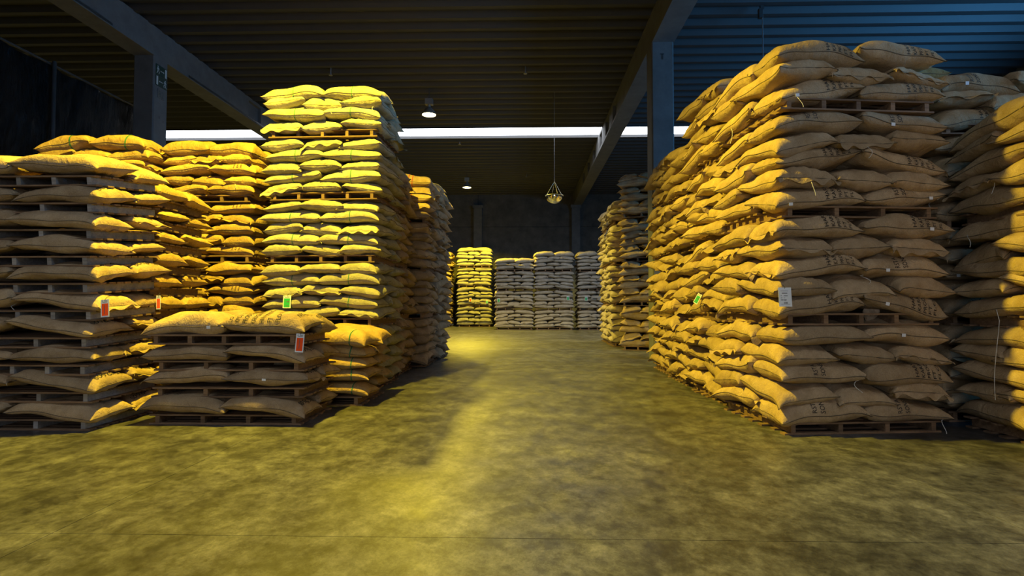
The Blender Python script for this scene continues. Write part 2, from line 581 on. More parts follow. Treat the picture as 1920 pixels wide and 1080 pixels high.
class Shape:
    def __init__(self, seed, L, Wd, T):
        r = random.Random(seed)
        self.L, self.W, self.T = L, Wd, T
        self.e = r.uniform(6.5, 11.0)
        self.g = r.uniform(0.48, 0.58)
        self.dome = r.uniform(0.06, 0.24)
        self.q = r.uniform(4.5, 6.5)
        self.ear = r.uniform(0.3, 1.0)
        self.bend = r.uniform(-0.015, 0.045)
        self.tw = r.uniform(-0.035, 0.035)
        self.ph = [r.uniform(0, 6.28) for _ in range(12)]
        self.asym = r.uniform(-0.12, 0.12)
        self.seam_low = r.uniform(-0.5, 0.05)
        self.flap = r.uniform(0.03, 0.075)
        self.flap_droop = r.uniform(0.1, 1.1)
        self.nw = r.choice((7, 9, 11, 13))

    def pt(self, r, s, top):
        """r, s in [-1, 1]: along and across; top: +1 upper cloth, -1 lower cloth"""
        u = math.sin(PI / 2 * r)
        v = math.sin(PI / 2 * s)
        au, av = abs(u), abs(v)
        P = max(0.0, 1 - au ** self.e) ** self.g * (1 - self.dome * u * u)
        Q = max(0.0, 1 - av ** self.q) ** 0.5 * (1 - 0.16 * v * v)
        P *= 1 + self.asym * u
        z = (0.57 if top > 0 else -0.43) * self.T * P * Q
        # uneven fill
        ph = self.ph
        z += top * 0.019 * P * Q * (math.sin(3.1 * u + ph[0]) * math.cos(2.3 * v + ph[1]) + 0.8 * math.sin(5.3 * u + ph[2] + top) * math.sin(3.7 * v + ph[3]))
        # gathers running in from the sewn ends
        gz = au ** 4 * (1 - au ** 10)
        z += top * 0.015 * gz * math.sin(self.nw * v * 1.3 + ph[4] + top)
        x = 0.5 * self.L * u * (1 - 0.045 * (1 - av ** 2))
        y = 0.5 * self.W * v * (1 - 0.04 * (1 - au ** 3)) * (1 + 0.03 * au ** 8)
        y += 0.010 * math.sin(4.2 * u + ph[5]) * av
        x += 0.008 * math.sin(6 * v + ph[6]) * au ** 4
        # corners: the ears
        c = (au * av) ** 7
        x += math.copysign(0.03 * self.ear * c, u)
        y += math.copysign(0.015 * self.ear * c, v)
        z += (-0.025 + 0.035 * math.sin(ph[7] + 2.1 * (u > 0) + 4 * (v > 0))) * self.ear * c
        # seam runs a little below or above the middle and waves
        z += self.seam_low * 0.5 * self.T * 0.5 * P * av ** 6 + 0.010 * math.sin(5 * u + ph[8]) * av ** 4
        z += -self.bend * u * u * 1.0 + self.tw * u * v
        return (x, y, z)

    def body(self, nr, ns):
        rows = []
        for i in range(nr + 1):
            r = -1 + 2 * i / nr
            row = [self.pt(r, -1 + 2 * j / ns, 1) for j in range(ns + 1)]
            row += [self.pt(r, 1 - 2 * j / ns, -1) for j in range(1, ns)]
            rows.append(row)
        return rows

    def flap_rows(self, n, end=1):
        """the ruffled mouth beyond the stitches at one end"""
        rows = [[], [], [], []]
        ph = self.ph
        for j in range(n + 1):
            s = -1 + 2 * j / n
            x, y, z = self.pt(end, s, 1)
            v = s
            ln = self.flap * (0.75 + 0.35 * math.sin(2.3 * v + ph[9]) + 0.18 * math.sin(7 * v + ph[10]))
            for k, t in enumerate((0.0, 0.3, 0.65, 1.0)):
                wz = 0.020 * t * math.sin(self.nw * v + ph[11]) + 0.007 * t * math.sin(17 * v + ph[3])
                rows[k].append((x + end * (ln * t * (1 - 0.25 * abs(self.flap_droop) * t) - 0.004), y * (1 + 0.02 * t), z + wz - self.flap_droop * ln * t * t))
        return rows

    def seam_rows(self, n, m, w=0.007):
        """a stitched lip running right round the edge"""
        path = [(-1 + 2 * i / n, 1, 0, 1) for i in range(n)] + [(1, 1 - 2 * j / m, 1, 0) for j in range(m)]
        path += [(1 - 2 * i / n, -1, 0, -1) for i in range(n)] + [(-1, -1 + 2 * j / m, -1, 0) for j in range(m)]
        rows = []
        for r, sd, ox, oy in path + path[:1]:
            x, y, z = self.pt(r, sd, 1)
            rows.append([(x - ox * 0.003, y - oy * 0.003, z + 0.005), (x + ox * w * 0.6, y + oy * w, z + 0.002), (x - ox * 0.003, y - oy * 0.003, z - 0.005)])
        return rows


SACK_L, SACK_W, SACK_T = 0.96, 0.63, 0.235
NVAR = 16
SHAPES = [Shape(100 + k, SACK_L, SACK_W, SACK_T) for k in range(NVAR)]


def sack_mesh(sh, nr, ns, flap, seam=False):
    b = MB()
    b.quad_grid(sh.body(nr, ns), 0, close=True)
    if flap:
        b.quad_grid(sh.flap_rows(flap), 0)
    return b


LOW = []
for sh in SHAPES:
    b = sack_mesh(sh, 10, 6, 6)
    tri = []
    for f in b.f:
        tri += [(f[0], f[1], f[2]), (f[0], f[2], f[3])]
    LOW.append((np.array(b.v, dtype=np.float64), np.array(b.f, dtype=np.int64)))
HI = {}
for k, sh in enumerate(SHAPES):
    for mk in ('brown', 'gold', 'pale', 'grey'):
        b = MB()
        b.quad_grid(sh.body(28, 16), 0, close=True)
        me_b = b.mesh('burlap_sack', M[mk], True)
        b = MB()
        b.quad_grid(sh.flap_rows(30), 0)
        me_f = b.mesh('mouth_flap', M[mk], True)
        HI[k, mk] = (me_b, me_f)
    b = MB()
    b.quad_grid(sh.seam_rows(26, 10), 0, close=True)
    HI[k, 'seam'] = b.mesh('seam', M['seam'], True)

# ------------------------------------------------------------------ stacks
ORD = ['bottom', 'second', 'third', 'fourth', 'fifth', 'sixth', 'seventh', 'eighth', 'ninth', 'tenth', 'eleventh']
# name for labels, front-left corner x, y, yaw in degrees, width, depth, layer height, layers per pallet, kind, cloth, pallet height
STACKS = [
    dict(n='near stack right of the aisle', x=2.75, y=5.84, yaw=5.5, W=1.86, D=1.52, lt=0.209, tiers=[5, 5, 5, 3], c='brown', seed=11, jit=1.15),
    dict(n='second stack along the right row', x=2.72, y=7.50, yaw=1.5, W=1.86, D=1.50, lt=0.205, tiers=[5, 5, 5, 5], c='brown', seed=12, jit=1.9),
    dict(n='third stack along the right row', x=2.74, y=9.10, yaw=1, W=1.86, D=1.48, lt=0.205, tiers=[5, 5, 4, 4], c='brown', seed=13, jit=2.0),
    dict(n='fourth stack along the right row', x=2.80, y=10.68, yaw=0, W=1.86, D=1.45, lt=0.205, tiers=[5, 5, 5, 4], c='brown', seed=14, jit=1.9),
    dict(n='dim stack just beyond right column', x=2.92, y=16.7, yaw=-22, W=1.86, D=1.52, lt=0.205, tiers=[6, 6, 6, 6], c='brown', seed=15, jit=1.2),
    dict(n='bright stack beyond the dim stack', x=2.86, y=17.9, yaw=0, W=1.86, D=1.52, lt=0.205, tiers=[6, 6, 6, 3], c='grey', seed=16, jit=1.5),
    dict(n='farthest stack of the right row', x=2.90, y=19.5, yaw=0, W=1.86, D=1.52, lt=0.205, tiers=[6, 6, 6, 3], c='grey', seed=17, jit=1.5),
    dict(n='half-lit stack at right edge', x=5.0, y=4.78, yaw=0, W=1.86, D=1.6, lt=0.205, tiers=[5, 5, 5], c='brown', seed=18, jit=1.4),
    dict(n='taller stack behind right-edge stack', x=5.0, y=6.55, yaw=2, W=1.86, D=1.52, lt=0.205, tiers=[5, 5, 5, 3], c='brown', seed=19, jit=1.2),
    dict(n='hidden stack behind the near stack', x=5.0, y=8.2, yaw=0, W=1.86, D=1.52, lt=0.215, tiers=[5, 5, 5, 5], c='gold', seed=20, jit=1.0),
    dict(n='single-layer pile at left edge', x=-6.66, y=5.86, yaw=0, W=1.88, D=1.15, lt=0.181, tiers=[1] * 10, c='brown', seed=21, kind='C', ph=0.122, lean=0.15, jit=0.9),
    dict(n='single-layer pile behind left-edge pile', x=-6.80, y=7.10, yaw=0, W=1.88, D=1.15, lt=0.181, tiers=[1] * 10, c='gold', seed=22, kind='C', ph=0.122, jit=0.9),
    dict(n='low four-pallet pile in front', x=-4.43, y=6.19, yaw=0, W=1.87, D=1.06, lt=0.19, tiers=[1] * 4, c='brown', seed=23, kind='C', ph=0.12, jit=0.8),
    dict(n='short green-striped stack behind low pile', x=-4.05, y=7.38, yaw=0, W=1.84, D=1.18, lt=0.178, tiers=[5], c='gold', seed=24, kind='C', jit=1.2),
    dict(n='tallest pale stack left of aisle', x=-4.34, y=8.80, yaw=-3, W=1.92, D=1.45, lt=0.183, tiers=[5, 5, 5, 5, 4], c='pale', seed=25, jit=1.0, t0=1),
    dict(n='golden stack left of tallest stack', x=-6.33, y=9.25, yaw=0, W=1.58, D=1.5, lt=0.187, tiers=[5, 5, 5, 5], c='gold', seed=26, jit=1.2),
    dict(n='golden stack far behind left-edge pile', x=-8.30, y=8.9, yaw=0, W=1.86, D=1.5, lt=0.187, tiers=[5, 5, 5, 5], c='gold', seed=27, jit=1.0),
    dict(n='dark stack behind the tallest stack', x=-4.34, y=10.35, yaw=0, W=1.88, D=1.48, lt=0.19, tiers=[5, 5, 5, 4], c='brown', seed=28, jit=1.4),
    dict(n='red-striped stack farther left of aisle', x=-4.08, y=12.05, yaw=0, W=1.88, D=1.52, lt=0.19, tiers=[5, 5, 5, 5], c='brown', seed=29, jit=1.0),
    dict(n='last stack of the left row', x=-4.08, y=13.75, yaw=0, W=1.88, D=1.9, lt=0.2, tiers=[5, 5, 5, 5], c='brown', seed=30, jit=1.4),
    dict(n='lamplit stack by the back wall', x=-4.27, y=33.7, yaw=0, W=2.14, D=1.6, lt=0.222, tiers=[5, 5, 5, 5], c='pale', seed=31, jit=1.1),
    dict(n='back stack left of lamplit stack', x=-6.9, y=34.3, yaw=0, W=2.14, D=1.6, lt=0.222, tiers=[5, 5, 5, 4], c='brown', seed=32, jit=1.1),
    dict(n='lowest back stack, second from left', x=-1.69, y=30.0, yaw=0, W=2.14, D=1.6, lt=0.19, tiers=[5, 5, 5, 3], c='grey', seed=33, jit=0.9),
    dict(n='middle back stack of grey sacks', x=0.53, y=30.0, yaw=0, W=2.14, D=1.6, lt=0.19, tiers=[5, 5, 5, 5], c='grey', seed=34, jit=0.9),
    dict(n='rightmost back stack of grey sacks', x=2.92, y=30.0, yaw=0, W=2.14, D=1.6, lt=0.19, tiers=[5, 5, 5, 5], c='grey', seed=35, jit=0.9),
]

SLOTS = []      # every sack: dict(stack, tier, layer, pos, M, var, mat)
PALLETS = []    # every pallet: dict(stack, tier, M, W, D, h)


def stack_slots(si, s):
    rnd = random.Random(s['seed'])
    ph = s.get('ph', 0.13)
    J = s['jit']
    base = Matrix.Translation((s['x'], s['y'], 0)) @ Matrix.Rotation(math.radians(s['yaw']), 4, 'Z')
    z = 0.0
    Wd, D, lt = s['W'], s['D'], s['lt']
    lean = s.get('lean', 0.0)
    nt = len(s['tiers'])
    typ = s.get('t0', 0)
    for t, nl in enumerate(s['tiers']):
        tz = lean * (t / max(1, nt - 1)) / D        # the far edge sits higher, more so further up
        dx, dy = (rnd.gauss(0, 0.018), rnd.gauss(0, 0.015)) if t else (0, 0)
        Mt = base @ Matrix.Translation((dx, dy, z)) @ Matrix.Translation((Wd / 2, 0, 0)) @ Matrix.Rotation(math.radians(rnd.gauss(0, 0.7)) if t else 0, 4, 'Z') @ Matrix.Translation((-Wd / 2, 0, 0)) @ Matrix.Rotation(math.atan(tz), 4, 'X')
        PALLETS.append(dict(s=si, t=t, M=Mt, W=Wd - 0.08, D=D - 0.06, h=ph, seed=s['seed'] * 100 + t))
        for l in range(nl):
            zc = ph + (l + 0.5) * lt
            top_of_stack = (t == nt - 1 and l == nl - 1)
            top_of_tier = l == nl - 1
            kind = s.get('kind', 'AB'[(typ + l) % 2])
            wy = min(0.60, D * 0.40)
            Lc = D - wy
            cells = []
            if kind == 'A':
                cells += [('front left', Wd * .25, wy / 2, 0, Wd / 2, wy), ('front right', Wd * .75, wy / 2, 0, Wd / 2, wy)]
                cells += [(p, Wd * (i + .5) / 3, wy + Lc / 2, 1, Lc, Wd / 3) for i, p in enumerate(('rear left', 'rear middle', 'rear right'))]
            elif kind == 'B':
                cells += [(p, Wd * (i + .5) / 3, Lc / 2, 1, Lc, Wd / 3) for i, p in enumerate(('front left', 'front middle', 'front right'))]
                cells += [('rear left', Wd * .25, D - wy / 2, 0, Wd / 2, wy), ('rear right', Wd * .75, D - wy / 2, 0, Wd / 2, wy)]
            else:
                for r_, yy in (('front', D * .25), ('rear', D * .75)):
                    cells += [(r_ + ' left', Wd * .25, yy, 0, Wd / 2, D / 2), (r_ + ' right', Wd * .75, yy, 0, Wd / 2, D / 2)]
            for pos, cx, cy, cross, ln, wd in cells:
                sx = ln / SACK_L * rnd.uniform(1.0, 1.06)
                sy = wd / SACK_W * rnd.uniform(1.0, 1.09)
                szf = lt / SACK_T * rnd.uniform(1.14, 1.34)
                if top_of_stack:
                    szf *= 1.18
                rx = math.radians(rnd.gauss(0, 1.6 * J))
                ry = math.radians(rnd.gauss(0, 2.3 * J))
                rz = math.radians(rnd.gauss(0, 1.8 * J))
                lift = 0.0
                # sacks slump outwards at the edge of the pile
                if kind == 'C':
                    szf *= 0.90
                    lift = 0.014
                    rx += math.radians(rnd.uniform(-1.0, 2.0) if 'front' in pos else rnd.uniform(-2, 1))
                elif 'front' in pos:
                    rx += math.radians(rnd.uniform(1.5, 6.0))
                else:
                    rx -= math.radians(rnd.uniform(0.5, 4))
                if 'left' in pos:
                    ry -= math.radians(rnd.uniform(0.5, 5.0))
                if 'right' in pos:
                    ry += math.radians(rnd.uniform(0.5, 4.5))
                ox, oy, oz = rnd.gauss(0, 0.012 * J), rnd.gauss(0, 0.012 * J), rnd.gauss(0, 0.009) + lift
                if 'left' in pos:
                    ox -= abs(rnd.gauss(0, 0.018 * J))
                if 'right' in pos:
                    ox += abs(rnd.gauss(0, 0.018 * J))
                flip = rnd.choice((0, PI))
                if cross:
                    flip = PI if rnd.random() < 0.62 else 0     # mouths mostly outwards
                else:
                    if 'left' in pos and rnd.random() < 0.5:
                        flip = PI
                Ml = Mt @ Matrix.Translation((cx + ox, cy + oy, zc + oz)) @ Euler((rx, ry, rz)).to_matrix().to_4x4() @ Matrix.Rotation((PI / 2 if cross else 0) + flip, 4, 'Z') @ Matrix.Diagonal((sx, sy, szf, 1))
                SLOTS.append(dict(s=si, t=t, l=l, pos=pos, M=Ml, var=rnd.randrange(NVAR), mat=s['c'], cross=cross, kind=kind, flip=flip, top=top_of_stack, topt=top_of_tier, one=(nl == 1), nl=nl, fl=(rnd.random() < (0.5 if cross else 0.3))))
        z += ph + nl * lt


for si, s in enumerate(STACKS):
    stack_slots(si, s)
# one more sack lies on the hidden stack: its yellow top shows above the near stack
hs_ = STACKS[9]
SLOTS.append(dict(s=9, t=3, l=5, pos='front left', M=Matrix.Translation((5.95, 8.5, 4 * (0.13 + 5 * 0.215) + 0.10)) @ Matrix.Rotation(0.1, 4, 'Z') @ Matrix.Diagonal((0.95, 1, 1.05, 1)), var=3, mat='gold', cross=0, kind='A', flip=0, top=True, topt=True, one=False, nl=6, fl=False))

# which sacks does the photograph show, and how large: cast the view's rays on coarse sacks and pallets
V, FC, ID = [], [], []
off = 0
for i, sl in enumerate(SLOTS):
    v, f = LOW[sl['var']]
    A = np.array(sl['M'])
    w = v @ A[:3, :3].T + A[:3, 3]
    sl['lowv'] = w
    V.append(w)
    FC.append(f + off)
    ID.append(np.full(len(f), i))
    off += len(w)
for i, p in enumerate(PALLETS):
    b = MB()
    b.box(0.04, 0.04 + p['W'], 0.03, 0.03 + p['D'], 0.0, p['h'])
    A = np.array(p['M'])
    w = np.array(b.v) @ A[:3, :3].T + A[:3, 3]
    V.append(w)
    FC.append(np.array(b.f) + off)
    ID.append(np.full(len(b.f), -1 - i))
    off += len(w)
VV = np.concatenate(V)
FF = np.concatenate(FC)
II = np.concatenate(ID)
bvh = BVHTree.FromPolygons([tuple(x) for x in VV.tolist()], [tuple(x) for x in FF.tolist()])
hits = {}
STEP = 3
for py in range(60, 850, STEP):
    for px in range(1, 1920, STEP):
        if 870 < px < 1120 and py < 440:
            continue
        o_, d_ = ray(px + 0.5, py + 0.5)
        h = bvh.ray_cast(o_, d_, 60)
        if h[2] is not None:
            k = int(II[h[2]])
            hits[k] = hits.get(k, 0) + 1


def pick(px, py):
    o_, d_ = ray(px, py)
    h = bvh.ray_cast(o_, d_, 60)
    return h[0], h[1], (int(II[h[2]]) if h[2] is not None else None)


N_SINGLE = 296
order = sorted((k for k in hits if k >= 0), key=lambda k: -hits[k])
single = set(order[:N_SINGLE])
print('SACKS total', len(SLOTS), 'seen', len(order), 'smallest single', hits[order[min(N_SINGLE, len(order)) - 1]])

# ------------------------------------------------------------------ print on sacks


_txt = {}


def text_mesh(txt):
    if txt in _txt:
        return _txt[txt]
    cu = bpy.data.curves.new('print_line', 'FONT')
    cu.body = txt
    cu.size = 1.0
    cu.resolution_u = 2
    ob = bpy.data.objects.new('print_line', cu)
    COL.objects.link(ob)
    dg = bpy.context.evaluated_depsgraph_get()
    me = bpy.data.meshes.new_from_object(ob.evaluated_get(dg))
    bm = bmesh.new()
    bm.from_mesh(me)
    bmesh.ops.triangulate(bm, faces=bm.faces[:])
    for _ in range(2):
        ed = [e for e in bm.edges if e.calc_length() > 0.22]
        if ed:
            bmesh.ops.subdivide_edges(bm, edges=ed, cuts=1)
            bmesh.ops.triangulate(bm, faces=[f for f in bm.faces if len(f.verts) > 3])
    vs = [(v.co.x, v.co.y) for v in bm.verts]
    bm.verts.index_update()
    fs = [tuple(v.index for v in f.verts) for f in bm.faces]
    w = max(x for x, _ in vs) if vs else 1
    bm.free()
    bpy.data.objects.remove(ob, do_unlink=True)
    bpy.data.meshes.remove(me)
    bpy.data.curves.remove(cu)
    _txt[txt] = (vs, fs, w)
    return _txt[txt]


def drape(sh, pts, off=0.004):
    """pts: (r, s) on the upper cloth -> points just above it"""
    out = []
    for r, s in pts:
        p = Vector(sh.pt(r, s, 1))
        a = Vector(sh.pt(r + 0.01, s, 1)) - Vector(sh.pt(r - 0.01, s, 1))
        b = Vector(sh.pt(r, s + 0.01, 1)) - Vector(sh.pt(r, s - 0.01, 1))
        n = a.cross(b)
        if n.z < 0:
            n = -n
        n.normalize()
        out.append(tuple(p + n * off))
    return out


def print_block(b, sh, lines, r0, dr, sdir, hs, s0=-0.62, s1=0.85, size=None):
    """lines read across the sack starting from the front edge; successive lines step along it"""
    for i, (txt, frac) in enumerate(lines):
        vs, fs, w = text_mesh(txt)
        rr = r0 + i * dr
        span = (s1 - s0) * frac
        pts = []
        for x, y in vs:
            s = sdir * (s0 + span * x / w)
            r = rr - math.copysign(1, dr) * y * hs
            pts.append((r, s))
        k = len(b.v)
        b.v += drape(sh, pts)
        b.f += [tuple(k + q for q in f) for f in fs]
        b.m += [0] * len(fs)


def number_block(b, sh, txt, rc, sc, rw, sh_h, rdir=1):
    """a number reading along the sack"""
    vs, fs, w = text_mesh(txt)
    pts = [(rc + rdir * (x / w - 0.5) * rw, sc + rdir * (y - 0.35) * sh_h) for x, y in vs]
    k = len(b.v)
    b.v += drape(sh, pts)
    b.f += [tuple(k + q for q in f) for f in fs]
    b.m += [0] * len(fs)


def end_number(b, sh, txt, r_at, sw, rh, d=1):
    """a number reading across the sack near one end (d: end +1 or -1)"""
    vs, fs, w = text_mesh(txt)
    pts = [(d * (r_at - (y - 0.35) * rh), d * (x / w - 0.5) * sw) for x, y in vs]
    k = len(b.v)
    b.v += drape(sh, pts)
    b.f += [tuple(k + q for q in f) for f in fs]
    b.m += [0] * len(fs)


def band(b, sh, r, w, mat=0, n=18):
    """a woven stripe running round the sack"""
    for top in (1, -1):
        rows = []
        for rr in (r - w, r + w):
            row = []
            for j in range(n + 1):
                s = -0.99 + 1.98 * j / n
                p = Vector(sh.pt(rr, s, top))
                row.append(tuple(p + Vector((0, 0.004 * math.sin(PI / 2 * s), top * 0.004))))
            rows.append(row)
        b.quad_grid(rows if top > 0 else rows[::-1], mat)


LINES = [('LOT', 0.25), ('KPCU LTD', 0.5), ('PRODUCT OF', 0.72), ('KARAGWE DISTRICT', 0.95), ('HARVESTING SEASON', 0.98), ('FT', 0.13), ('FLO ID NO 2002', 0.9)]
LINES_B = [('RSTA', 0.32), ('SONS', 0.32)]
LINES_C = [('HARVEST', 0.6), ('KARAGWE', 0.6), ('PRODUCT', 0.55), ('FT', 0.16), ('FLO ID', 0.5)]

# ------------------------------------------------------------------ single sacks
GROUP = 'jute sacks stacked on pallets'


def sack_label(sl):
    s = STACKS[sl['s']]
    if sl['one']:
        return f"{sl['pos']} jute sack on {ORD[sl['t']]} pallet up, {s['n']}"
    if len(s['tiers']) == 1:
        return f"{sl['pos']} jute sack, {ORD[sl['l']]} layer, {s['n']}"
    return f"{sl['pos']} sack, {ORD[sl['l']]} layer, {ORD[sl['t']]} pallet, {s['n']}"


SINGLE_OBJ = {}
rnd = random.Random(5)
SMALL = 70
for k in sorted(single):
    sl = SLOTS[k]
    sh = SHAPES[sl['var']]
    me_b, me_f = HI[sl['var'], sl['mat']]
    o = link('jute_sack', me_b)
    o.matrix_world = sl['M']
    tag(o, sack_label(sl), 'sack', GROUP)
    SINGLE_OBJ[k] = o
    if sl['fl']:
        f = link('mouth_flap', me_f, o)
    m = link('seam', HI[sl['var'], 'seam'], o)
    si = sl['s']
    c, sn = math.cos(sl['flip']), 1
    near = -1 if sl['flip'] == 0 else 1       # local side (in y) that faces the camera for lengthwise sacks
    outw = -1 if sl['flip'] == 0 else 1
    b = MB()
    if si in (0, 7, 8) and not sl['cross'] and 'front' in sl['pos']:
        choice = rnd.random()
        if choice < 0.62:
            print_block(b, sh, LINES_C, near * -0.15, near * -0.105, -near * -1 if False else (1 if near < 0 else -1), 0.085, s0=-0.97, s1=0.45)
        elif choice < 0.9:
            print_block(b, sh, LINES_B, near * 0.1, near * -0.12, 1 if near < 0 else -1, 0.10, s0=-0.93, s1=0.4)
    elif si in (1, 2) and rnd.random() < 0.2 and not sl['cross']:
        print_block(b, sh, LINES_C[:4], -0.1, 0.1, 1, 0.07, s0=-0.6, s1=0.6)
    elif si == 12 and sl['pos'] == 'front right':
        if sl['t'] == 3:
            print_block(b, sh, LINES, near * 0.52, near * -0.135, 1 if near < 0 else -1, 0.115, s0=-0.86, s1=0.85)
            b2d = 1 if near < 0 else -1
            end_number(b, sh, 'NET 60KG', 0.62, 0.85, 0.17, d=b2d)
        else:
            end_number(b, sh, '009652', 0.62, 0.95, 0.20, d=1 if near < 0 else -1)
    elif si == 12 and sl['pos'] == 'rear right' and sl['t'] == 3:
        end_number(b, sh, '009652', 0.62, 0.95, 0.20, d=1 if near < 0 else -1)
    elif si == 12 and sl['pos'] == 'front left' and sl['t'] == 0:
        print_block(b, sh, LINES_B, near * 0.3, near * -0.16, 1 if near < 0 else -1, 0.1, s0=-0.5, s1=0.6)
    elif si in (10, 11) and 'right' in sl['pos'] and (rnd.random() < 0.75):
        end_number(b, sh, '0096458', 0.62, 0.95, 0.18, d=1 if near < 0 else -1)
    elif si == 15 and not sl['cross'] and rnd.random() < 0.5:
        print_block(b, sh, LINES_C[:3], near * -0.05, near * -0.1, 1 if near < 0 else -1, 0.06, s0=-0.9, s1=0.2)
    if b.v:
        b.build('stencil_print', M['ink'], o)['kind'] = 'stuff'
    if si == 13 and sl['pos'] == 'front right':
        b = MB()
        band(b, sh, (0.35 if near < 0 else -0.35), 0.012)
        b.build('green_stripe', M['green_stripe'], o)
    if si in (14,) and not sl['cross'] and hits[k] > SMALL:
        b = MB()
        band(b, sh, 0.0, 0.008)
        b.build('green_stripe', M['green_stripe'], o)
    if si == 16 and sl['top']:
        b = MB()
        band(b, sh, 0.2, 0.018)
        b.build('green_stripe', M['green_stripe'], o)
    if si in (18, 20) and not sl['cross']:
        b = MB()
        band(b, sh, -0.06, 0.012)
        band(b, sh, 0.06, 0.012)
        b.build('red_stripe', M['red_stripe'], o)
    # small white stitched ticket on some front seams
    if si in (0, 7, 12, 8) and 'front' in sl['pos'] and not sl['cross'] and rnd.random() < 0.3:
        r_ = rnd.uniform(-0.5, 0.5)
        x, y, z = sh.pt(r_, near, 1)
        b = MB()
        yy = y + near * 0.012
        b.box(x - 0.022, x + 0.022, min(yy, yy + near * 0.003), max(yy, yy + near * 0.003), z - 0.022, z + 0.008)
        b.build('paper_ticket', M['card'], o)

# the rest of the sacks: one mesh
VS, FS, MI = [], [], []
off = 0
mats = ['brown', 'gold', 'pale', 'grey']
for i, sl in enumerate(SLOTS):
    if i in single:
        continue
    v, f = sl['lowv'], LOW[sl['var']][1]
    VS.append(v)
    FS.append(f + off)
    MI.append(np.full(len(f), mats.index(sl['mat'])))
    off += len(v)
VS, FS, MI = np.concatenate(VS), np.concatenate(FS), np.concatenate(MI)
me = bpy.data.meshes.new('stacked_jute_sacks')
me.vertices.add(len(VS))
me.vertices.foreach_set('co', VS.ravel())
me.loops.add(FS.size)
me.loops.foreach_set('vertex_index', FS.ravel().astype(np.int32))
me.polygons.add(len(FS))
me.polygons.foreach_set('loop_start', np.arange(0, FS.size, 4, dtype=np.int32))
me.polygons.foreach_set('loop_total', np.full(len(FS), 4, dtype=np.int32))
for k in mats:
    me.materials.append(M[k])
me.polygons.foreach_set('material_index', MI.astype(np.int32))
me.polygons.foreach_set('use_smooth', np.ones(len(FS), dtype=bool))
me.update(calc_edges=True)
me.validate()
tag(link('stacked_jute_sacks', me), 'mass of smaller, farther jute sacks filling the stacks along both rows', 'sacks', kind='stuff')

# ------------------------------------------------------------------ pallets
_board = {}


def board(name, sx, sy, sz, mk):
    key = (name, round(sx, 3), round(sy, 3), round(sz, 3), mk)
    if key not in _board:
        b = MB()
        c = min(sx, sy, sz) * 0.12
        if sx >= sy:
            b.prism([(-sy / 2 + c, 0), (sy / 2 - c, 0), (sy / 2, c), (sy / 2, sz - c), (sy / 2 - c, sz), (-sy / 2 + c, sz), (-sy / 2, sz - c), (-sy / 2, c)], 'x', -sx / 2, sx / 2)
        else:
            b.prism([(-sx / 2, 0), (sx / 2, 0), (sx / 2, sz), (-sx / 2, sz)], 'y', -sy / 2, sy / 2)
        _board[key] = b.mesh(name, M[mk])
    return _board[key]


def pallet_layout(p):
    r = random.Random(p['seed'])
    Wp, D, h = p['W'], p['D'], p['h']
    bt = 0.02
    out = []
    nst = 5 if Wp > 1.7 and r.random() < 0.45 else 4
    for i in range(nst):
        x = 0.09 + (Wp - 0.18) * i / (nst - 1)
        out.append(('stringer', x, D / 2, bt, 0.05, D - 0.03, h - 2 * bt, 0))
    n = 9
    for i in range(n):
        y = 0.055 + (D - 0.11) * i / (n - 1)
        out.append(('deck_board', Wp / 2, y, h - bt, Wp, 0.095, bt, r.gauss(0, 0.012)))
    n = 7
    for i in range(n):
        y = 0.055 + (D - 0.11) * i / (n - 1)
        out.append(('bottom_board', Wp / 2, y, 0.0, Wp, 0.095, bt, r.gauss(0, 0.012)))
    return out


leftover = MB()
for i, p in enumerate(PALLETS):
    nh = hits.get(-1 - i, 0)
    s = STACKS[p['s']]
    mk = 'wood_daylit' if p['s'] == 10 else 'wood'
    off_m = p['M'] @ Matrix.Translation((0.04, 0.03, 0))
    lay = pallet_layout(p)
    dist = (off_m @ Vector((p['W'] / 2, 0, 0))).length
    if nh == 0:
        for nm, x, y, z, sx, sy, sz, jx in lay:
            b = MB()
            b.box(x - sx / 2, x + sx / 2, y - sy / 2, y + sy / 2, z, z + sz)
            k = len(leftover.v)
            leftover.v += [tuple(off_m @ Vector(v)) for v in b.v]
            leftover.f += [tuple(k + q for q in f) for f in b.f]
            leftover.m += b.m
        continue
    lab = f"wooden pallet, {ORD[p['t']]} from the floor, in {s['n']}"
    if len(s['tiers']) == 1:
        lab = f"wooden pallet on the floor under {s['n']}"
    if dist < 14:
        o = empty('wooden_pallet', (0, 0, 0))
        o.matrix_world = off_m
        tag(o, lab, 'pallet', 'wooden pallets under the sacks')
        for nm, x, y, z, sx, sy, sz, jx in lay:
            c = link(nm, board(nm, sx, sy, sz, mk if nm == 'stringer' else 'wood'), o)
            c.location = (x + jx, y, z)
    else:
        b = MB()
        for nm, x, y, z, sx, sy, sz, jx in lay:
            b.box(x - sx / 2, x + sx / 2, y - sy / 2, y + sy / 2, z, z + sz)
        o = b.build('wooden_pallet', M['wood'])
        o.matrix_world = off_m
        tag(o, lab, 'pallet', 'wooden pallets under the sacks')
if leftover.v:
    tag(leftover.build('pallet_boards', M['wood']), 'boards of pallets buried inside the sack rows', 'pallet boards', kind='stuff')

